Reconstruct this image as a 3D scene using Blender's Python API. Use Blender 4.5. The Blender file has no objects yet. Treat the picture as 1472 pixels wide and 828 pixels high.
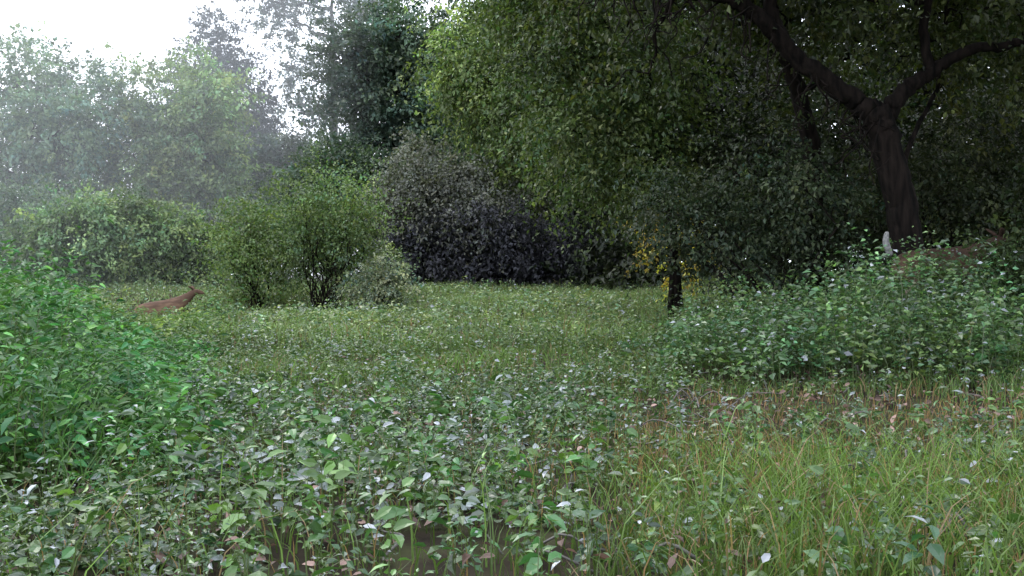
import bpy, math
import numpy as np
rng = np.random.default_rng(11)
S = bpy.context.scene
def U(a,b,n=None): return rng.uniform(a,b,n)
def nrm(v): return v/np.maximum(np.linalg.norm(v,axis=-1,keepdims=True),1e-9)
def rdir(n): return nrm(rng.normal(size=(n,3)))
def sst(a,b,x):
    t=np.clip((np.asarray(x,float)-a)/(b-a),0,1); return t*t*(3-2*t)

# ------------------------------------------------------------ terrain
def H(x,y):
    x=np.asarray(x,float); y=np.asarray(y,float)
    h=0.45*sst(12,28,y)
    h=h-0.92*np.exp(-((x+7.6)/3.6)**2-((y-21)/2.8)**2)
    h=h+0.40*sst(2.5,6,x)*sst(7.5,12,y)
    h=h+0.05*np.sin(x*0.9+1)*np.sin(y*0.7)+0.02*np.sin(x*2.7)*np.cos(y*2.3+1)
    return h

# ------------------------------------------------------------ materials
def new_mat(name):
    m=bpy.data.materials.new(name); m.use_nodes=True
    nt=m.node_tree; nt.nodes.clear()
    return m,nt
def leaf_mat(name, rough=0.45, trans=0.3, spec=0.5, tint=(1.0,1.2,0.55)):
    m,nt=new_mat(name); N=nt.nodes; L=nt.links
    out=N.new('ShaderNodeOutputMaterial'); mix=N.new('ShaderNodeMixShader')
    p=N.new('ShaderNodeBsdfPrincipled'); t=N.new('ShaderNodeBsdfTranslucent')
    a=N.new('ShaderNodeAttribute'); a.attribute_name='Col'
    mul=N.new('ShaderNodeMix'); mul.data_type='RGBA'; mul.blend_type='MULTIPLY'
    mul.inputs[0].default_value=1; mul.inputs[7].default_value=(*tint,1)
    L.new(a.outputs['Color'],p.inputs['Base Color']); L.new(a.outputs['Color'],mul.inputs[6])
    L.new(mul.outputs[2],t.inputs['Color'])
    p.inputs['Roughness'].default_value=rough; p.inputs['Specular IOR Level'].default_value=spec
    mix.inputs[0].default_value=trans
    L.new(p.outputs[0],mix.inputs[1]); L.new(t.outputs[0],mix.inputs[2]); L.new(mix.outputs[0],out.inputs[0])
    return m
def noise_mat(name, stops, scale=5, rough=0.9, bump=0.3, stretch=(1,1,1), detail=6, spec=.5):
    m,nt=new_mat(name); N=nt.nodes; L=nt.links
    out=N.new('ShaderNodeOutputMaterial'); p=N.new('ShaderNodeBsdfPrincipled')
    tc=N.new('ShaderNodeTexCoord'); mp=N.new('ShaderNodeMapping'); mp.inputs['Scale'].default_value=stretch
    n=N.new('ShaderNodeTexNoise'); n.inputs['Scale'].default_value=scale; n.inputs['Detail'].default_value=detail
    r=N.new('ShaderNodeValToRGB'); e=r.color_ramp.elements
    e[0].position=stops[0][0]; e[0].color=(*stops[0][1],1); e[1].position=stops[-1][0]; e[1].color=(*stops[-1][1],1)
    for s in stops[1:-1]:
        q=e.new(s[0]); q.color=(*s[1],1)
    b=N.new('ShaderNodeBump'); b.inputs['Strength'].default_value=bump; b.inputs['Distance'].default_value=0.03
    L.new(tc.outputs['Object'],mp.inputs[0]); L.new(mp.outputs[0],n.inputs['Vector']); L.new(n.outputs[0],r.inputs[0])
    L.new(r.outputs[0],p.inputs['Base Color']); L.new(n.outputs[0],b.inputs['Height']); L.new(b.outputs[0],p.inputs['Normal'])
    p.inputs['Roughness'].default_value=rough; p.inputs['Specular IOR Level'].default_value=spec
    L.new(p.outputs[0],out.inputs[0]); return m
M_leaf=leaf_mat('leaf',0.5,0.3,0.4)
M_gloss=leaf_mat('leaf_waxy',0.36,0.25,0.7)
M_grass=leaf_mat('grass_blade',0.5,0.35,0.35)
M_dry=leaf_mat('dry_leaf',0.7,0.15,0.25,(1.1,0.9,0.6))
M_bark=noise_mat('bark',[(0.35,(0.003,0.0025,0.002)),(0.7,(0.022,0.016,0.013))],9,0.95,1.0,(1.6,1.6,0.3),9,.15)
M_bark_pale=noise_mat('bark_grey',[(0.3,(0.07,0.065,0.06)),(0.7,(0.16,0.15,0.135))],7,0.95,0.5,(1,1,0.25))
M_soil=noise_mat('soil',[(0.3,(0.014,0.011,0.008)),(0.5,(0.03,0.024,0.016)),(0.7,(0.045,0.05,0.022))],4,1.0,1.0,(1,1,1),9,.1)

# ------------------------------------------------------------ mesh builder
class B:
    def __init__(s): s.V=[];s.F=[];s.C=[];s.n=0
    def add(s,V,Fs,C):
        V=np.asarray(V,np.float32).reshape(-1,3); s.V.append(V); s.C.append(np.broadcast_to(np.asarray(C,np.float32),(len(V),3)))
        for f in Fs: s.F.append(np.asarray(f,np.int32)+s.n)
        s.n+=len(V)
    def obj(s,name,mat,parent=None,smooth=False):
        V=np.concatenate(s.V);C=np.concatenate(s.C)
        me=bpy.data.meshes.new(name)
        me.vertices.add(len(V)); me.vertices.foreach_set('co',V.ravel())
        loops=np.concatenate([f.ravel() for f in s.F]); tot=np.concatenate([np.full(len(f),f.shape[1],np.int32) for f in s.F])
        st=np.concatenate([[0],np.cumsum(tot)[:-1]]).astype(np.int32)
        me.loops.add(len(loops)); me.loops.foreach_set('vertex_index',loops)
        me.polygons.add(len(tot)); me.polygons.foreach_set('loop_start',st); me.polygons.foreach_set('loop_total',tot)
        me.polygons.foreach_set('use_smooth',np.full(len(tot),smooth,bool))
        at=me.attributes.new('Col','FLOAT_COLOR','POINT')
        at.data.foreach_set('color',np.concatenate([C,np.ones((len(C),1),np.float32)],1).ravel())
        me.update(calc_edges=True); me.materials.append(mat)
        o=bpy.data.objects.new(name,me); S.collection.objects.link(o)
        if parent: o.parent=parent
        return o
LO=(np.array([(0,0,0),(.42,-.5,.10),(.42,.5,.10),(1,0,-.08)]),[np.array([(0,1,3)]),np.array([(0,3,2)])])
HI=(np.array([(0,0,0),(.25,-.42,.07),(.25,.42,.07),(.33,0,0),(.62,-.36,.04),(.62,.36,.04),(.68,0,-.04),(1,0,-.17)]),
    [np.array([(0,3,1)]),np.array([(0,2,3)]),np.array([(1,3,6,4)]),np.array([(3,2,5,6)]),np.array([(4,6,7)]),np.array([(6,5,7)])])
def add_leaves(b,pos,axis,normal,L,W,col,tpl=LO):
    n=len(pos)
    if n==0: return
    axis=nrm(axis); normal=nrm(normal-axis*np.sum(normal*axis,1,keepdims=True)); side=np.cross(axis,normal)
    T,Fs=tpl; k=len(T)
    L=np.broadcast_to(L,(n,))[:,None,None]; W=np.broadcast_to(W,(n,))[:,None,None]
    V=pos[:,None,:]+axis[:,None,:]*T[None,:,0:1]*L+side[:,None,:]*T[None,:,1:2]*W+normal[:,None,:]*T[None,:,2:3]*L
    off=(np.arange(n)*k)[:,None]
    Fo=[(off+f[0][None,:]) for f in Fs]
    C=np.repeat(np.broadcast_to(col,(n,3))[:,None,:],k,1).reshape(-1,3)
    b.add(V.reshape(-1,3),Fo,C)
def add_blades(b,pos,h,w,lean,col,seg=3):
    n=len(pos); a=U(0,2*math.pi,n); side=np.stack([np.cos(a),np.sin(a),0*a],1)
    ts=np.linspace(0,1,seg+1); V=[]
    for i,t in enumerate(ts):
        c=pos+np.array([0,0,1.])*(h*(t-0.28*t*t*t))[:,None]+lean*(t*t)
        if i<seg:
            ww=(w*(1-t*0.75)/2)[:,None]; V.append(c-side*ww); V.append(c+side*ww)
        else: V.append(c)
    k=2*seg+1; V=np.stack(V,1); off=(np.arange(n)*k)[:,None]
    F=[off+np.array([[2*i,2*i+1,2*i+3,2*i+2]]) for i in range(seg-1)]+[off+np.array([[2*seg-2,2*seg-1,2*seg]])]
    C=np.repeat(np.broadcast_to(col,(n,3))[:,None,:],k,1).reshape(-1,3)
    b.add(V.reshape(-1,3),F,C)
def tube(b,pts,rad,sides=7,col=(.05,.04,.03),rough=0.0):
    pts=np.asarray(pts,float); rad=np.asarray(rad,float); m=len(pts)
    t=np.gradient(pts,axis=0); t=nrm(t)
    ref=np.array([0.31,0.95,0.1]); u=nrm(np.cross(t,ref)); v=np.cross(t,u)
    a=np.arange(sides)*2*math.pi/sides
    r=rad[:,None]*(1+rough*rng.normal(size=(m,sides)))*(1+rough*1.5*rng.normal(size=(1,sides)))
    V=pts[:,None,:]+(u[:,None,:]*np.cos(a)[None,:,None]+v[:,None,:]*np.sin(a)[None,:,None])*r[:,:,None]
    i=np.arange(m-1)[:,None]*sides; j=np.arange(sides)[None,:]; jn=(j+1)%sides
    F=np.stack([i+j,i+jn,i+sides+jn,i+sides+j],-1).reshape(-1,4)
    b.add(V.reshape(-1,3),[F],col)
def smooth_path(P,R,sub=5,jit=0.0):
    P=np.asarray(P,float); R=np.asarray(R,float); m=len(P)
    Q=np.vstack([2*P[0]-P[1],P,2*P[-1]-P[-2]]); out=[];rr=[]
    for i in range(m-1):
        p0,p1,p2,p3=Q[i:i+4]
        for s in range(sub):
            t=s/sub
            out.append(0.5*((2*p1)+(-p0+p2)*t+(2*p0-5*p1+4*p2-p3)*t*t+(-p0+3*p1-3*p2+p3)*t**3)); rr.append(R[i]*(1-t)+R[i+1]*t)
    out.append(P[-1]); rr.append(R[-1]); out=np.array(out); 
    if jit>0: out[1:-1]+=rng.normal(size=(len(out)-2,3))*jit
    return out,np.array(rr)
def limb(b,A,Bp,r0,r1,wig=0.08,sag=0.0,sides=6):
    A=np.asarray(A,float);Bp=np.asarray(Bp,float); n=6; t=np.linspace(0,1,n)[:,None]
    L=np.linalg.norm(Bp-A); P=A*(1-t)+Bp*t
    P[1:-1]+=rng.normal(size=(n-2,3))*wig*L*0.5
    P[:,2]+=sag*L*np.sin(t[:,0]*math.pi)
    Q,R=smooth_path(P,np.linspace(r0,r1,n),3); tube(b,Q,R,sides,rough=0.06); return Q
def empty(name,loc=(0,0,0)):
    e=bpy.data.objects.new(name,None); e.empty_display_size=0.3; S.collection.objects.link(e); return e

def lobes_in(c,r,k,size=(.24,.42)):
    k=int(k*1.5)
    c=np.array(c,float); r=np.array(r,float)
    d=rdir(k); q=U(.3,.98,k)[:,None]
    C=c+d*r*q; s=U(size[0],size[1],k)[:,None]*r*np.ones((1,3))
    return np.hstack([C,s])
def crown(b,lobes,ntw,lpt,tl,L,col,droop=.3,var=.28,sh=0.38,fill=.6,wid=.62,tpl=LO,yel=0.13,up=0.25):
    lobes=np.asarray(lobes,float); K=len(lobes)
    w=lobes[:,3]*lobes[:,5]; idx=rng.choice(K,ntw,p=w/w.sum())
    lv=np.exp(rng.normal(size=K)*var*.9)
    d=rdir(ntw); d[:,2]+=up; d=nrm(d)
    rad=fill+(1-fill)*U(0,1,ntw)**.6
    rad*=1+0.28*np.sin(d[:,0]*5+idx)*np.sin(d[:,2]*6+idx*2)
    rad*=np.exp(np.abs(rng.normal(size=ntw))*.12)
    tp=lobes[idx,:3]+d*lobes[idx,3:6]*rad[:,None]
    ax=nrm(d*.8+rng.normal(size=(ntw,3))*.4+np.array([0,0,-droop]))
    tlen=tl*U(.5,1.6,ntw)
    n=ntw*lpt; I=np.repeat(np.arange(ntw),lpt); t=U(0,1,n)
    jit=rng.normal(size=(n,3))*np.array([1,1,.5])
    pos=tp[I]+ax[I]*(t*tlen[I])[:,None]+jit*(tlen[I]*.15*(1.2-t*.7))[:,None]
    pos[:,2]-=t*t*tlen[I]*droop*.5
    la=nrm(ax[I]*.5+rng.normal(size=(n,3))*.6+np.array([0,0,-.25]))
    ln=np.array([0,0,1.])+rng.normal(size=(n,3))*sh+d[I]*.5
    br=lv[idx][I]*np.exp(rng.normal(size=ntw)*var*.8)[I]*np.exp(rng.normal(size=n)*var*.5)
    C=np.asarray(col,float)[None,:]*br[:,None]
    y=np.clip(rng.normal(size=ntw)[I]*yel+rng.normal(size=n)*yel*.5,-.4,.8)[:,None]
    C=C*(1+y*np.array([1.3,.55,-.2])); C=np.clip(C,.004,.6)
    LL=L*U(.6,1.35,n)
    add_leaves(b,pos,la,ln,LL,LL*wid*U(.8,1.15,n),C,tpl)
    return tp,idx
def tree(name,base,lobes,trunk=None,r=.2,ntw=800,lpt=30,tl=.8,L=.18,col=(.06,.09,.035),bark=None,mat=None,twigs=3,stems=None,**kw):
    e=empty(name); bw=B(); bl=B(); lobes=np.asarray(lobes,float)
    top=lobes[np.argmax(lobes[:,2]),:3]
    bz=float(H(base[0],base[1]))-.15
    P=[(base[0],base[1],bz)]
    if stems:
        roots=[]
        for i in range(stems):
            a=U(0,6.28); l=lobes[rng.integers(len(lobes)),:3]
            Q=limb(bw,(base[0]+.12*math.cos(a),base[1]+.12*math.sin(a),bz),l+rng.normal(size=3)*.15,r*U(.5,1),r*.2,.08,.05,5); roots.append(Q)
        allq=np.vstack(roots)
    else:
        if trunk is None:
            cm=lobes[:,:3].mean(0); trunk=[(base[0]*.8+cm[0]*.2,base[1],bz+(cm[2]-bz)*.4),(base[0]*.3+cm[0]*.7,cm[1],cm[2]),tuple(top)]
        P+=list(trunk); R=np.linspace(r,r*.18,len(P)); R[0]*=1.25
        Q,R=smooth_path(P,R,6,.02); tube(bw,Q,R,9,rough=.04); allq=Q[len(Q)//4:]
    tp,idx=crown(bl,lobes,ntw,lpt,tl,L,col,**kw)
    for k,l in enumerate(lobes):
        c=l[:3]; d=np.linalg.norm(allq-c,axis=1)+np.maximum(allq[:,2]-c[2]+.5,0)*1.5
        q=allq[np.argmin(d)]
        LQ=limb(bw,q,c,r*.35,r*.12,.1,.05)
        ii=np.where(idx==k)[0]
        if len(ii):
            for j in rng.choice(ii,min(twigs,len(ii)),replace=False):
                limb(bw,LQ[rng.integers(len(LQ)//2,len(LQ))],tp[j],r*.1,r*.03,.1,0,4)
    bw.obj('trunk_and_branches',bark or M_bark,e,True); bl.obj('foliage',mat or M_leaf,e)
    return e

# ------------------------------------------------------------ ground sheet
xs=np.concatenate([-np.geomspace(400,16,14),np.linspace(-15,15,121),np.geomspace(16,400,14)])
ys=np.concatenate([-np.geomspace(200,3,10),np.linspace(-2,36,153),np.geomspace(37,600,16)])
X,Y=np.meshgrid(xs,ys); Z=H(X,Y)+rng.normal(size=X.shape)*.008
V=np.stack([X,Y,Z],-1).reshape(-1,3); nx=len(xs); i=(np.arange(len(ys)-1)[:,None]*nx+np.arange(nx-1)[None,:])
F=np.stack([i,i+1,i+nx+1,i+nx],-1).reshape(-1,4)
g=B(); g.add(V,[F],(.05,.05,.03)); g.obj('ground',M_soil,smooth=True)

def scatter(n,y0,y1,pw=1.0,margin=.5,k=.6):
    y=y0+(y1-y0)*U(0,1,n)**pw; x=U(-1,1,n)*(k*y+margin); return x,y
def patch(x,y,s=1,o=0):
    return .5+.5*np.sin(x*1.7*s+o+1.3*np.sin(y*1.1*s+o))*np.sin(y*1.9*s+2*o+1.1*np.sin(x*.9*s))
def bare(x,y):
    a=np.exp(-(((x-2.15)/1.5)**2+((y-6.5)/.9)**2)**2)*(.4+.6*patch(x,y,2.1,4))
    for cx,cy,rx,ry,k in ((.35,9.4,.55,.8,.75),(.0,4.9,.5,.35,.6),(-1.2,7.2,.4,.5,.6)):
        a=a+k*np.exp(-(((x-cx)/rx)**2+((y-cy)/ry)**2))
    return np.clip(a,0,1)
def tall(x,y):
    return sst(-.29,-.37,x/y)*sst(3.6,4.4,y)
def thick(x,y):
    return sst(.13,.24,x/y+.03*np.sin(y*3))*sst(7.3,8.1,y+.25*np.sin(x*2.2))
def deerwin(x,y):
    return np.exp(-((x/y+.365)/.05)**2)

# ------------------------------------------------------------ grass
gb=B()
def grass(n,y0,y1,h0,h1,w,col,pw=.8,keep=None,lean=.5,hm=None,seg=3,var=.25,k=.6,dry=.1):
    x,y=scatter(n,y0,y1,pw,k=k); p=rng.uniform(size=n)
    kp=np.ones(n) if keep is None else keep(x,y)
    m=p<kp; x=x[m];y=y[m];n=len(x)
    h=U(h0,h1,n)*(hm(x,y) if hm else 1)
    a=U(0,6.283,n); l=np.stack([np.cos(a),np.sin(a),0*a],1)*(h*U(.1,1,n)*lean)[:,None]
    c=np.asarray(col)[None]*np.exp(rng.normal(size=n)*var)[:,None]*(.7+.6*patch(x,y,.7,1))[:,None]
    yy=(rng.uniform(size=n)<dry)[:,None]; c=np.where(yy,np.array([.26,.18,.10])*U(.6,1.2,n)[:,None],c)
    add_blades(gb,np.stack([x,y,H(x,y)-.01],1),h,w*U(.7,1.3,n),l,c,seg)
G1=(.10,.16,.045); G2=(.18,.25,.10)
right=lambda x,y: sst(.04,.14,x/y)
grass(24000,2.2,6.5,.08,.24,.006,(.085,.135,.032),keep=lambda x,y:(right(x,y)*.9+.25)*(1-bare(x,y)),lean=.8,hm=lambda x,y:1.1-.5*sst(3.5,5.5,y))
grass(6000,2.2,4.4,.2,.42,.007,(.10,.16,.035),keep=lambda x,y:sst(.1,.3,x/y)*.9*(1-bare(x,y)),lean=.9)
grass(450,2.5,5.0,.25,.5,.007,(.13,.20,.06),lean=1.0)
grass(11000,5,8.5,.06,.2,.006,(.30,.18,.09),keep=lambda x,y:bare(x,y)*.6+.04,lean=.5)
grass(8000,2.5,6.0,.08,.26,.005,(.30,.18,.09),keep=lambda x,y:sst(.03,.15,x/y)*patch(x,y,1.4,2)+.12,lean=.5)
grass(60000,6.0,14,.08,.28,.010,G1,keep=lambda x,y:(1-bare(x,y))*(1-thick(x,y)*.7),lean=.7,hm=lambda x,y:.4+.9*patch(x,y,.8)**1.5)
grass(100000,12,31,.12,.40,.02,G2,pw=.7,lean=.7,seg=2,hm=lambda x,y:.45+.9*patch(x,y,.6,2)**1.5)
grass(12000,3.9,8.5,.45,.85,.010,(.085,.18,.045),keep=lambda x,y:tall(x,y),lean=.8,dry=.03,hm=lambda x,y:(.6+.5*sst(-.36,-.5,x/y))*(1-.3*deerwin(x,y)))
grass(5000,7.5,11,.4,.8,.010,(.09,.14,.04),keep=lambda x,y:thick(x,y)*.5,lean=.8)
grass(10000,13,18,.22,.46,.02,(.12,.19,.06),keep=lambda x,y:sst(-.26,-.33,x/y),lean=.7,seg=2)
gb.obj('grass',M_grass)

def weeds(b,sb,x,y,h,nl,L,col,tpl=HI,var=.3,spread=.35,wid=.6,silver=0.0,flop=.35,sh=.35,pale=0.0):
    n=len(x); z=H(x,y); a=U(0,6.28,n); ln=np.stack([np.cos(a),np.sin(a),0*a],1)*(h*U(0,flop,n))[:,None]
    I=np.repeat(np.arange(n),nl); m=len(I); t=U(.25,1.0,m)
    base=np.stack([x,y,z],1); sz=U(.7,1.4,n)
    pos=base[I]+ln[I]*(t*t)[:,None]; pos[:,2]+=h[I]*t
    th=U(0,6.28,m); out=np.stack([np.cos(th),np.sin(th),0*th],1)
    pos=pos+out*(L*spread*U(0,1,m))[:,None]
    ax=out+np.stack([0*th,0*th,U(-.6,.5,m)],1)
    no=np.array([0,0,1.])+rng.normal(size=(m,3))*sh
    LL=L*U(.5,1.3,m)*(1.15-.5*t)*sz[I]
    c=np.asarray(col)[None]*np.exp(rng.normal(size=n)*var*.8)[I][:,None]*np.exp(rng.normal(size=m)*var*.6)[:,None]
    yy=np.clip(rng.normal(size=n)*.2,-.3,.6)[I][:,None]; c=c*(1+yy*np.array([1.3,.5,-.2]))
    if pale>0:
        pl=(rng.uniform(size=n)<pale*(.2+1.8*patch(x,y,1.6,9)**2))[I][:,None]; c=np.where(pl,np.array([.24,.28,.28])*U(.6,1.3,m)[:,None],c)
    if silver>0:
        s=(rng.uniform(size=m)<silver)[:,None]; c=np.where(s,np.array([.38,.40,.44])*U(.6,1.3,m)[:,None],c)
    add_leaves(b,pos,ax,no,LL,LL*wid,np.clip(c,.01,.6),tpl)
    if sb is not None:
        add_blades(sb,base,h*1.1,np.full(n,.004)+h*.005,ln,np.array([.08,.11,.04])*np.ones((n,1)),3)
def keepf(x,y,p): 
    m=rng.uniform(size=len(x))<p; return x[m],y[m]
wb=B()
x,y=scatter(6200,2.1,8.0,.7); x,y=keepf(x,y,(1-.75*right(x,y))*(1-bare(x,y))*(1-.5*tall(x,y))*(.12+.88*patch(x,y,1.5)**1.2))
weeds(wb,wb,x,y,U(.04,.28,len(x))*(.4+.9*patch(x,y,1.1,3)),10,.05,(.045,.092,.03),silver=.06,sh=.65,pale=.16,var=.42)
x,y=scatter(900,2.2,6.5,.75); x,y=keepf(x,y,(1-.8*right(x,y))*(1-bare(x,y))*patch(x,y,1.7,5)*1.4)
weeds(wb,wb,x,y,U(.15,.38,len(x)),10,.066,(.062,.14,.033),silver=.03,wid=.55,sh=.65,pale=.08,var=.42)
x,y=scatter(2800,2.2,7.5,.75); x,y=keepf(x,y,(1-.8*right(x,y))*(1-bare(x,y))*patch(x,y,1.3,2)*1.4)
weeds(wb,wb,x,y,U(.10,.3,len(x)),22,.028,(.075,.125,.045),tpl=LO,silver=.03,wid=.5,spread=1.3,sh=.6)
x,y=scatter(700,2.1,6.0,.8); x,y=keepf(x,y,right(x,y)*(1-bare(x,y)))
weeds(wb,wb,x,y,U(.08,.24,len(x)),10,.05,(.07,.135,.035),silver=.03,wid=.5,sh=.5)
x,y=scatter(9000,7,14,.8); x,y=keepf(x,y,(1-bare(x,y))*(1-thick(x,y))*(.15+.85*patch(x,y,1.1,1)))
weeds(wb,None,x,y,U(.06,.34,len(x))*(.5+.8*patch(x,y,.8,7)),9,.05,(.085,.14,.045),tpl=LO,silver=.03,sh=.5,pale=.06)
x,y=scatter(14000,13,31,.75)
weeds(wb,None,x,y,U(.08,.45,len(x))*(.4+.9*patch(x,y,.6,4)**1.5),7,.085,(.17,.24,.10),tpl=LO,silver=.04,sh=.5)
wb.obj('ground_cover_weeds',M_gloss)

tb=B()
x=U(-7,-1.1,2100); y=U(3.7,10.5,2100); x,y=keepf(x,y,tall(x,y))
hh=U(.5,1.1,len(x))*(.50+.58*sst(-.33,-.50,x/y))*(.7+.4*patch(x,y,1.4))*(.75+.25*sst(3.8,5.5,y))*(1-.3*deerwin(x,y)*sst(4.5,6,y))
weeds(tb,tb,x,y,hh,34,.08,(.06,.15,.045),wid=.42,spread=1.2,tpl=HI,flop=.3,sh=.6,var=.45)
tb.obj('nettle_patch',M_leaf)
tb=B()
x=U(-14,-3.5,1700); y=U(10,17.5,1700); x,y=keepf(x,y,sst(-.27,-.34,x/y))
weeds(tb,tb,x,y,U(.35,.9,len(x))*(1-.63*deerwin(x,y))*(.7+.5*patch(x,y,1,2)),20,.10,(.12,.19,.065),wid=.45,spread=1.2,tpl=LO,flop=.3,sh=.5)
tb.obj('goldenrod_patch',M_leaf)
tb=B()
x=U(1.0,8.5,3200); y=U(7.2,12.5,3200); x,y=keepf(x,y,thick(x,y))
hh=U(.35,1.2,len(x))*(.5+.5*sst(.12,.34,x/y))*(.5+.65*patch(x,y,1.3,5))
weeds(tb,tb,x,y,hh,26,.07,(.075,.14,.05),wid=.62,spread=1.9,tpl=LO,flop=.5,silver=.03,sh=.6,var=.45)
tb.obj('bramble_thicket',M_gloss)

lb=B()
n=9000; x,y=scatter(n,2.2,10,.8); x,y=keepf(x,y,.3+.6*np.maximum(bare(x,y),patch(x,y,1,6)**3)); n=len(x)
pos=np.stack([x,y,H(x,y)+U(.005,.09,n)],1); ax=rng.normal(size=(n,3)); ax[:,2]*=.3
LL=U(.02,.065,n); c=np.array([.15,.10,.085])[None]*np.exp(rng.normal(size=n)*.5)[:,None]
add_leaves(lb,pos,ax,np.array([0,0,1.])+rng.normal(size=(n,3))*.5,LL,LL*.6,np.clip(c,.02,.5),HI)
lb.obj('leaf_litter',M_dry)
tw=B()
for i in range(110):
    yy=U(2.6,8.5); xx=U(-.5,.55)*yy; a=U(0,3.14); l=U(.15,.6); z=float(H(xx,yy))+.03
    limb(tw,(xx,yy,z),(xx+l*math.cos(a),yy+l*math.sin(a),z+U(0,.08)),.006,.003,.15,0,4)
tw.obj('fallen_twigs',M_bark_pale,smooth=True)

# ------------------------------------------------------------ far trees (left), aerial haze mixed into the paler leaf colours
tree('ash_tree',(-21,45),np.vstack([lobes_in((-21.3,45,6.0),(4.0,3.5,4.6),9),lobes_in((-26,45,5.5),(3,3,3.5),5)]),r=.22,ntw=1400,L=.21,col=(.13,.20,.13),tl=1.2)
tree('maple_tree',(-15.5,45),lobes_in((-15.5,45,6.6),(3.4,3,4.1),10),r=.22,ntw=1250,L=.2,col=(.17,.24,.11),tl=1.2)
tree('spruce_tree',(-17,57),[(-17,57,14.2,.9,.9,1.6),(-17.4,57,12,1.9,1.9,1.5),(-16.3,57,11.2,2,2,1.3),(-17.8,57,9.4,2.4,2.2,1.7),(-15.8,57,8.5,2.6,2.2,1.6),(-17,57,6.5,3.2,3,2.2)],r=.25,ntw=1150,L=.23,col=(.04,.055,.065),tl=1.1)
tree('elm_tree',(-11.9,50),lobes_in((-12,50,5.6),(3.9,3,2.9),9),r=.2,ntw=1000,L=.21,col=(.06,.09,.075),tl=1.0)
tree('cottonwood_tree',(-10.9,60),[(-13.5,60,16,1.7,1.5,1.3),(-14.8,60,17.6,1.4,1.4,1),(-12.6,60,13,1.3,1.3,1),(-9,60,15.8,1.6,1.5,1.5),(-8.6,60,12.5,1.6,1.5,1.4),(-11,60,18.5,2.2,1.6,1.4),(-11.2,60,10.4,1.3,1.2,1),(-8,60,18.2,1.7,1.4,1.4),(-13,60,10.8,1,1,.8)],
     trunk=[(-10.9,60,6),(-10.8,60,11),(-10.9,60,15),(-10.9,60,19)],r=.36,ntw=620,lpt=26,L=.22,col=(.07,.10,.09),tl=.9,fill=.3,twigs=6)
db=B(); lob=[]
for xx in np.arange(-62,64,3.4):
    top=U(5.2,6.8)+(3.5 if xx>-4 else 0)
    lob.append((xx+U(-1,1),U(64,76),top*.5,3.0,2.4,top*.5)); lob.append((xx+U(-1,1),U(62,70),1.8,3,2,2))
    if xx>-8: lob.append((xx+U(-1,1),U(50,56),3,2.6,2,3.2))
crown(db,lob,6800,22,1.1,.36,(.08,.115,.08),var=.3,fill=.7)
db.obj('distant_forest',M_leaf)

# ------------------------------------------------------------ middle-distance trees
tree('maple_tree',(-4.2,42),np.vstack([lobes_in((-4.1,42,8.3),(3.4,3,5.4),14),lobes_in((-5.6,41,5.6),(2.2,2,3.0),6),lobes_in((-1.6,40,6.0),(2.2,2,4.0),6)]),r=.3,ntw=2500,L=.19,col=(.075,.115,.08),tl=1.1)
tree('willow_tree',(.9,31),lobes_in((.6,31,7.4),(2.5,2.3,4.0),13),r=.25,ntw=1450,L=.15,col=(.13,.175,.06),tl=1.1,droop=.8)
tree('oak_tree',(4.5,36),np.vstack([lobes_in((3.5,36,6.5),(5.5,3,5.8),18)]),r=.35,ntw=2000,L=.2,col=(.045,.075,.038),tl=.9)
tree('hollow_shade_shrub',(2.6,34),lobes_in((2.6,34,2.4),(5,1.6,2.8),12),stems=9,r=.06,ntw=1500,L=.2,col=(.018,.022,.018),tl=.8)  # near-black leaves paint the shade of the hollow under the canopy
tree('vine_covered_shrub',(-1.8,29),np.vstack([lobes_in((-1.6,29,2.9),(2.3,1.8,2.15),15,(.22,.36))]),stems=6,r=.07,ntw=1500,lpt=28,L=.12,col=(.125,.13,.105),tl=.8,droop=.9,yel=.05,var=.25,up=.5)
tree('mound_shade_shrub',(-.9,28.3),lobes_in((-.6,28.4,1.45),(3.0,1.3,1.45),12),stems=8,r=.05,ntw=1300,lpt=26,L=.12,col=(.042,.042,.052),tl=.7,droop=.8,yel=.03,var=.2)  # dark violet foliage paints the shaded lower half of the vine mound
tree('hawthorn_tree',(-6.2,33),lobes_in((-6.0,33,3.0),(2.7,2,2.3),10),stems=5,r=.08,ntw=1300,L=.13,col=(.07,.105,.065),tl=.8)
tree('dogwood_shrub',(-9.9,28.6),lobes_in((-9.9,28.6,1.5),(2.3,1.3,1.5),9),stems=7,r=.05,ntw=1100,L=.11,col=(.13,.19,.075),tl=.7)
tree('dogwood_shrub',(-13.6,28),lobes_in((-13.6,28,1.3),(2.6,1.5,1.6),9),stems=7,r=.05,ntw=1100,L=.115,col=(.12,.18,.085),tl=.7)
tree('dogwood_shrub',(-16,34),lobes_in((-15.5,34,2),(5,2,2.3),12),stems=7,r=.05,ntw=1400,L=.14,col=(.13,.19,.12),tl=.8)
tree('privet_shrub',(-6.0,23.5),lobes_in((-6.0,23.5,1.5),(1.2,1,1.3),8),stems=12,r=.03,ntw=480,L=.08,col=(.12,.175,.06),tl=.75,up=.4,fill=.4)
tree('honeysuckle_shrub',(-4.2,22),np.vstack([lobes_in((-4.2,22,1.95),(1.5,1.2,1.05),10,(.2,.34)),lobes_in((-4.0,22,1.05),(1.1,.9,.4),2)]),stems=46,r=.022,ntw=460,L=.075,col=(.115,.165,.06),tl=.8,up=.5,fill=.3)
tree('gray_dogwood_shrub',(-2.75,20.5),lobes_in((-2.75,20.5,.72),(.65,.5,.35),6),stems=10,r=.02,ntw=230,L=.065,col=(.17,.20,.13),tl=.45)

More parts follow.
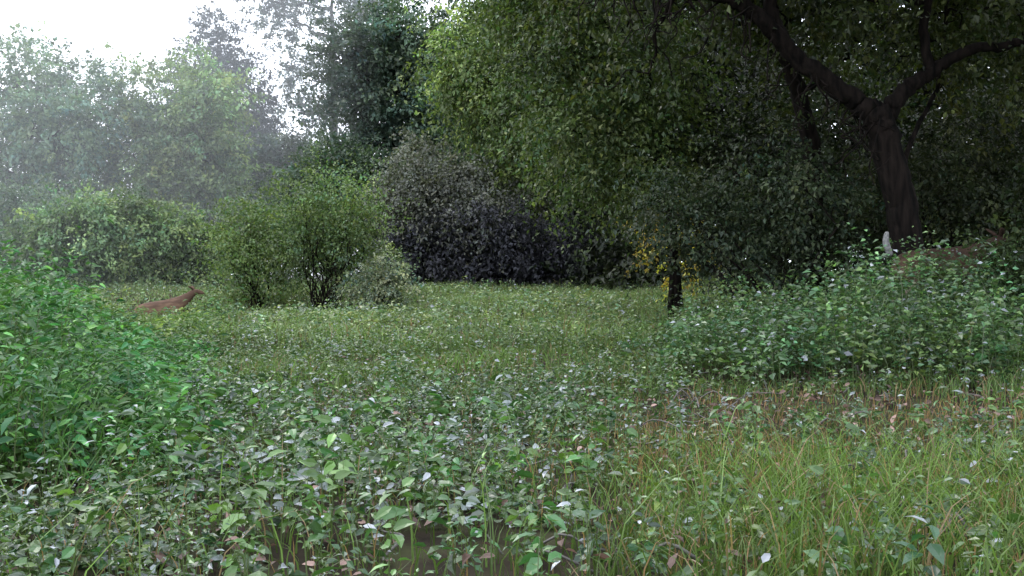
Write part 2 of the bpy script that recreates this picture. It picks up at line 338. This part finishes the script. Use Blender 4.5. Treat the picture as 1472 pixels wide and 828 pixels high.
tree('box_elder_tree',(3.0,17.5),np.vstack([lobes_in((1.6,16.5,4.4),(1.8,1.6,2.0),12,(.2,.34)),lobes_in((1.8,17,2.8),(1.2,1.0,.9),6,(.25,.4)),lobes_in((.9,18,6.3),(2.0,1.8,1.6),8)]),
     trunk=[(2.75,17.3,2.0),(2.3,17,3.6),(1.6,16.8,5.2),(1.0,17.2,7)],r=.10,ntw=1750,lpt=26,L=.09,col=(.085,.12,.038),tl=.8,droop=.7,fill=.4)
tree('sapling',(2.62,16.2),[(2.6,16.2,3.2,.5,.5,.6),(2.9,16.2,2.5,.4,.4,.4),(2.2,16.1,2.7,.4,.4,.4)],trunk=[(2.6,16.2,1.2),(2.58,16.2,2.0),(2.6,16.2,3)],r=.05,ntw=120,lpt=22,L=.09,col=(.08,.11,.03),tl=.4)
tree('yellowing_sapling',(3.1,19.3),[(3.05,19.2,1.7,.5,.5,.6),(3.5,19.2,1.2,.5,.5,.4)],stems=3,r=.03,ntw=60,lpt=20,L=.09,col=(.30,.22,.04),tl=.5)

wbk=[]  # leaf colours of the right-hand trees below are darkened to deepen the shade
for xx,yy,zz,a,bb,cc in [(5,24,3,2.5,2,3.4),(8,22,3,2.8,2,3.4),(11.5,21,3.2,2.8,2,3.5),(6,25,8,3,2.4,3),(10,23,8,3.2,2.5,3),(14.5,20,4,3,2,4.5),(3.5,27,3.2,2.4,2,3.4),(14,22,9,3,2,3),(8,24,10,4,2,2.5),(12,23,6,3,2,3),(6,24,6,3,2,2.5)]:
    wbk.append(lobes_in((xx,yy,zz),(a,bb,cc),9,(.3,.48)))
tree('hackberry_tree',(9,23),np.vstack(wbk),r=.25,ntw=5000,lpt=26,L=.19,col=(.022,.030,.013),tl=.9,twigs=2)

e=empty('black_willow_tree'); bw=B(); bl=B()
def br(P,R,sides=16,j=.012):
    Q,RR=smooth_path(P,R,7,j); tube(bw,Q,RR,sides,rough=.035); return Q
main=br([(5.05,12,.2),(4.90,12,.75),(4.80,12,1.3),(4.70,12,1.9),(4.53,12,2.5),(4.44,12,2.85),(4.36,12,3.0)],[.28,.21,.185,.175,.175,.16,.05],18)
l1=br([(4.53,12,2.5),(4.40,12,2.8),(4.18,12,3.0),(3.85,11.95,3.23),(3.45,11.9,3.5),(3.09,11.8,3.83),(2.75,11.7,4.08),(2.45,11.6,4.16),(1.95,11.5,4.18),(1.5,11.4,4.24),(.6,11.2,4.7)],[.13,.14,.13,.12,.11,.10,.09,.075,.06,.05,.03])
l2=br([(4.47,12,2.6),(4.62,12,2.95),(4.85,12,3.2),(5.08,12,3.36),(5.5,11.9,3.6),(6.0,11.8,3.66),(6.8,11.6,3.9)],[.11,.10,.085,.07,.06,.05,.03])
l3=br([(3.25,11.85,3.7),(3.1,11.85,4.1),(3.05,11.9,4.7),(2.9,12,6.0)],[.09,.08,.07,.04])
l4=br([(5.1,12,3.35),(5.05,12.1,3.9),(5.2,12.2,4.8),(5.3,12.3,6.5)],[.06,.055,.05,.03])
l5=br([(4.7,12,1.9),(5.0,12.3,2.6),(5.45,12.6,3.4),(5.6,12.7,4.6)],[.03,.03,.025,.02])
can=np.vstack([lobes_in((3,12.5,6.6),(3.2,3,1.7),12),lobes_in((6.5,12,6.2),(3.2,3,1.7),12),lobes_in((5,9,6.6),(4,2.5,1.2),8),lobes_in((8,14,5),(2,2,2),8),
   [(1.2,12.2,4.7,.9,.8,.55),(.9,12.4,5.3,1,.9,.7),(2.1,12.3,4.4,.5,.4,.45),(6.6,12.2,4.2,.9,.6,.5),(5.6,12.6,4.3,.6,.6,.4),(7.2,12,3.4,.8,.8,.8),(1.7,12,3.5,.35,.4,.4),(4.2,12.6,4.4,.9,.6,.5),(3.0,12.8,4.9,.9,.7,.5),(5.3,12.9,4.0,.8,.6,.6),(3.6,13.1,4.2,.7,.5,.5)]])
crown(bl,can,3600,26,.65,.09,(.055,.072,.02),droop=.7,fill=.35)
allq=np.vstack([l1,l2,l3,l4,l5])
for l in can:
    q=allq[np.argmin(np.linalg.norm(allq-l[:3],axis=1))]; Q=limb(bw,q,l[:3],.035,.012,.1,.05,5)
    for k in range(3):
        s=Q[rng.integers(4,len(Q))]; limb(bw,s,s+rdir(1)[0]*np.array([.9,.9,.5])-np.array([0,0,.25]),.012,.004,.15,0,4)
for k in range(44):
    s=l1[rng.integers(10,len(l1))]; limb(bw,s,s+np.array([U(-.5,.3),U(-.5,.1),U(-1.0,-.35)]),.014,.004,.2,0,4)
bw.obj('trunk_and_limbs',M_bark,e,True); bl.obj('foliage',M_leaf,e)

tree('black_cherry_tree',(4.5,14.2),np.vstack([lobes_in((3.2,14.5,6.6),(2.5,2,1.6),8),lobes_in((4.1,14.6,3.9),(1,.7,.5),3)]),trunk=[(4.35,14,1.5),(4.12,13.6,2.7),(3.72,13.2,3.7),(3.36,13.2,4.3),(3.0,13.4,4.9),(2.6,14,6.3)],r=.16,ntw=700,lpt=24,L=.09,col=(.05,.065,.02),tl=.55)
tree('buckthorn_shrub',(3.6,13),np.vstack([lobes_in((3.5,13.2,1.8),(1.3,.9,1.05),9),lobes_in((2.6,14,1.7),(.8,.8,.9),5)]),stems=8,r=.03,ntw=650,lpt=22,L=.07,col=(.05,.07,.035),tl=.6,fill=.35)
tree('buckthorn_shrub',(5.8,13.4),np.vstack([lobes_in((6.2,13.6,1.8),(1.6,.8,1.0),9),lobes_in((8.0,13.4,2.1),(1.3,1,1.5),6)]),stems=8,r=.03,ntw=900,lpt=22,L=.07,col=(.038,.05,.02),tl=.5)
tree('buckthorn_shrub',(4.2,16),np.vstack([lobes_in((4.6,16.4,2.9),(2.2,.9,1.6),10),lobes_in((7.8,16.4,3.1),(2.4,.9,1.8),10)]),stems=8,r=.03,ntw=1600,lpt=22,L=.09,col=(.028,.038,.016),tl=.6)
tree('raspberry_shrub',(5.7,10.3),np.vstack([lobes_in((6.0,10.35,1.25),(.7,.3,.5),6,(.3,.5)),lobes_in((4.9,10.2,.9),(.5,.3,.2),3,(.3,.5))]),stems=12,r=.012,ntw=220,lpt=24,L=.07,col=(.04,.06,.02),tl=.4,fill=.2)
tree('maple_tree',(10,7),np.vstack([lobes_in((9.5,7,4.5),(3.2,4,3.6),14)]),r=.25,ntw=1400,lpt=24,L=.13,col=(.04,.06,.025),tl=.7)  # unseen tree outside the frame, added to block sky light

# ------------------------------------------------------------ deer
def fur_mat(name,k):
    m,nt=new_mat(name); N=nt.nodes;L=nt.links
    out=N.new('ShaderNodeOutputMaterial');p=N.new('ShaderNodeBsdfPrincipled'); tc=N.new('ShaderNodeTexCoord')
    sp=N.new('ShaderNodeSeparateXYZ'); n=N.new('ShaderNodeTexNoise'); n.inputs['Scale'].default_value=14; n.inputs['Detail'].default_value=8
    mp=N.new('ShaderNodeMapping'); mp.inputs['Scale'].default_value=(.5,1,1.4)
    r=N.new('ShaderNodeValToRGB'); e=r.color_ramp.elements
    e[0].position=.60; e[0].color=(.32*k,.26*k,.20*k,1); e[1].position=.74; e[1].color=(.20*k,.125*k,.08*k,1); q=e.new(1.0); q.color=(.10*k,.06*k,.042*k,1)
    ad=N.new('ShaderNodeMath'); ad.operation='MULTIPLY_ADD'; ad.inputs[1].default_value=.7
    sb=N.new('ShaderNodeMath'); sb.operation='SUBTRACT'; sb.inputs[1].default_value=.34
    L.new(tc.outputs['Object'],sp.inputs[0]); L.new(tc.outputs['Object'],mp.inputs[0]); L.new(mp.outputs[0],n.inputs['Vector'])
    L.new(n.outputs[0],ad.inputs[0]); L.new(sp.outputs['Z'],ad.inputs[2]); L.new(ad.outputs[0],sb.inputs[0]); L.new(sb.outputs[0],r.inputs[0])
    L.new(r.outputs[0],p.inputs['Base Color']); p.inputs['Roughness'].default_value=.9; p.inputs['Specular IOR Level'].default_value=.2
    b=N.new('ShaderNodeBump'); b.inputs['Strength'].default_value=.8; b.inputs['Distance'].default_value=.015; L.new(n.outputs[0],b.inputs['Height']); L.new(b.outputs[0],p.inputs['Normal'])
    L.new(p.outputs[0],out.inputs[0]); return m
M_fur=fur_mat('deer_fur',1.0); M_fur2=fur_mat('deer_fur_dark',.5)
M_white=noise_mat('white_tail_fur',[(.3,(.12,.12,.12)),(.7,(.3,.29,.28))],30,.9,.6)
M_dark=noise_mat('nose_black',[(.3,(.01,.01,.01)),(.7,(.03,.025,.02))],30,.3,.1)
def skin(name,verts,edges,rad,mat,parent,sub=2,root=0):
    me=bpy.data.meshes.new(name); me.from_pydata(verts,edges,[]); o=bpy.data.objects.new(name,me); S.collection.objects.link(o)
    md=o.modifiers.new('Skin','SKIN'); md.use_smooth_shade=True
    sv=me.skin_vertices[0].data
    for k,r in enumerate(rad):
        sv[k].radius=(r,r) if np.isscalar(r) else r; sv[k].use_root=(k==root)
    s=o.modifiers.new('Sub','SUBSURF'); s.levels=sub; s.render_levels=sub
    me.materials.append(mat); o.parent=parent; return o
def deer(name,loc,head,pitch,neck,tail_up,gait,fur):
    e=empty(name); V=[];Ed=[];R=[]
    def ch(pts,start=None):
        prev=start
        for p,r in pts:
            V.append(p);R.append(r)
            if prev is not None: Ed.append((prev,len(V)-1))
            prev=len(V)-1
        return prev
    ch([((-.42,0,.86),(.15,.18)),((-.18,0,.85),(.15,.175)),((.10,0,.83),(.15,.20)),((.34,0,.86),(.14,.19)),
        ((.47,0,.94),(.11,.15)),(neck[0],(.085,.115)),(neck[1],(.065,.085)),(neck[2],(.062,.075)),(neck[3],(.042,.048)),(neck[4],(.028,.03))])
    ch([((-.57,0,.86),(.10,.12))],0)
    for s,g in ((1,gait[0]),(-1,gait[1])):
        ch([((-.43+g*.1,s*.10,.70),(.075,.11)),((-.34+g*.3,s*.11,.58),(.055,.07)),((-.58+g*.55,s*.10,.40),.033),((-.52+g*.75,s*.10,.13),.02),((-.49+g*.8,s*.10,.05),.024),((-.46+g*.8,s*.10,.012),.02)],0)
    for s,g in ((1,gait[2]),(-1,gait[3])):
        ch([((.34,s*.09,.70),(.055,.08)),((.29+g*.2,s*.09,.55),.045),((.34+g*.6,s*.09,.33),.028),((.33+g*.8,s*.09,.11),.018),((.35+g*.85,s*.09,.05),.022),((.38+g*.85,s*.09,.012),.02)],3)
    skin('body',V,Ed,R,fur,e)
    hb=np.array(neck[2])
    for s in (1,-1):
        skin('ear',[tuple(hb+(-.03,s*.03,.04)),tuple(hb+(-.05,s*.075,.08)),tuple(hb+(-.08,s*.11,.11)),tuple(hb+(-.10,s*.125,.13))],[(0,1),(1,2),(2,3)],[(.02,.02),(.035,.02),(.03,.014),(.006,.006)],fur,e)
        skin('eye',[tuple(hb+(.05,s*.055,.02)),tuple(hb+(.062,s*.057,.02))],[(0,1)],[.014,.014],M_dark,e)
    nz=np.array(neck[4]); skin('nose',[tuple(nz),tuple(nz+(.018,0,0))],[(0,1)],[.02,.014],M_dark,e)
    if tail_up: skin('tail',[(-.62,0,.92),(-.67,.01,1.02),(-.68,.02,1.11),(-.66,.02,1.20)],[(0,1),(1,2),(2,3)],[(.03,.03),(.06,.04),(.07,.03),(.03,.02)],M_white,e)
    else: skin('tail',[(-.64,0,.92),(-.73,0,.86),(-.76,0,.74)],[(0,1),(1,2)],[.025,.035,.015],fur,e)
    e.location=loc; e.rotation_euler=(0,pitch,head); return e
nk1=[(.59,0,1.01),(.69,0,1.08),(.77,0,1.13),(.87,0,1.11),(.95,0,1.06)]
nk2=[(.60,0,1.00),(.72,0,1.07),(.81,0,1.12),(.92,0,1.09),(1.01,0,1.04)]
deer('whitetail_deer',(-7.42,21,-.66),0.05,math.radians(-6),nk1,False,(.25,-.15,.2,-.15),M_fur)
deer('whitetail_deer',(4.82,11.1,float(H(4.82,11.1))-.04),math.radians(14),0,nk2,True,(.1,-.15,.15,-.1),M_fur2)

# ------------------------------------------------------------ added scatter volume imitating the milky glare over the far left
me=bpy.data.meshes.new('haze_volume'); zs=(-1.5,34)
ft=[(-70,18),(-10,18),(-7,26),(-5,40),(-6,110),(-70,110)]
vv=[(a,b,z) for z in zs for a,b in ft]; k=len(ft)
me.from_pydata(vv,[],[tuple(range(k-1,-1,-1)),tuple(range(k,2*k))]+[(i,(i+1)%k,k+(i+1)%k,k+i) for i in range(k)])
mo=bpy.data.objects.new('haze_volume',me); S.collection.objects.link(mo)
m,nt=new_mat('haze_scatter'); out=nt.nodes.new('ShaderNodeOutputMaterial'); vs=nt.nodes.new('ShaderNodeVolumeScatter'); vs.inputs['Density'].default_value=.0075; vs.inputs['Color'].default_value=(.93,.97,1,1); vs.inputs['Anisotropy'].default_value=.3
nt.links.new(vs.outputs[0],out.inputs['Volume']); me.materials.append(m)

# ------------------------------------------------------------ light
w=bpy.data.worlds.new('World'); S.world=w; w.use_nodes=True; nt=w.node_tree; N=nt.nodes; L=nt.links
bg=N['Background']; sky=N.new('ShaderNodeTexSky'); sky.sky_type='NISHITA'; sky.sun_disc=False
EL=math.radians(50); AZ=math.radians(-40)
sky.sun_elevation=EL; sky.sun_rotation=AZ; sky.dust_density=4; sky.air_density=1.5
mx=N.new('ShaderNodeMix'); mx.data_type='RGBA'; mx.inputs[0].default_value=.85; mx.inputs[7].default_value=(18.5,19.8,22.5,1)
L.new(sky.outputs[0],mx.inputs[6]); L.new(mx.outputs[2],bg.inputs[0]); bg.inputs[1].default_value=.15
sd=bpy.data.lights.new('sun','SUN'); sd.energy=1.5; sd.angle=math.radians(20); sd.color=(1,.97,.92)
so=bpy.data.objects.new('sun',sd); S.collection.objects.link(so)
from mathutils import Vector
d=Vector((math.sin(AZ)*math.cos(EL),math.cos(AZ)*math.cos(EL),math.sin(EL)))
so.rotation_euler=d.to_track_quat('Z','Y').to_euler()
S.view_settings.view_transform='Standard'; S.view_settings.look='None'; S.view_settings.exposure=0
c=bpy.data.cameras.new('camera'); c.lens=34.6; c.sensor_width=36; c.clip_end=2000; c.clip_start=.05
co=bpy.data.objects.new('camera',c); S.collection.objects.link(co); co.location=(0,0,.9)
co.rotation_euler=(math.radians(90-.77),0,0); S.camera=co
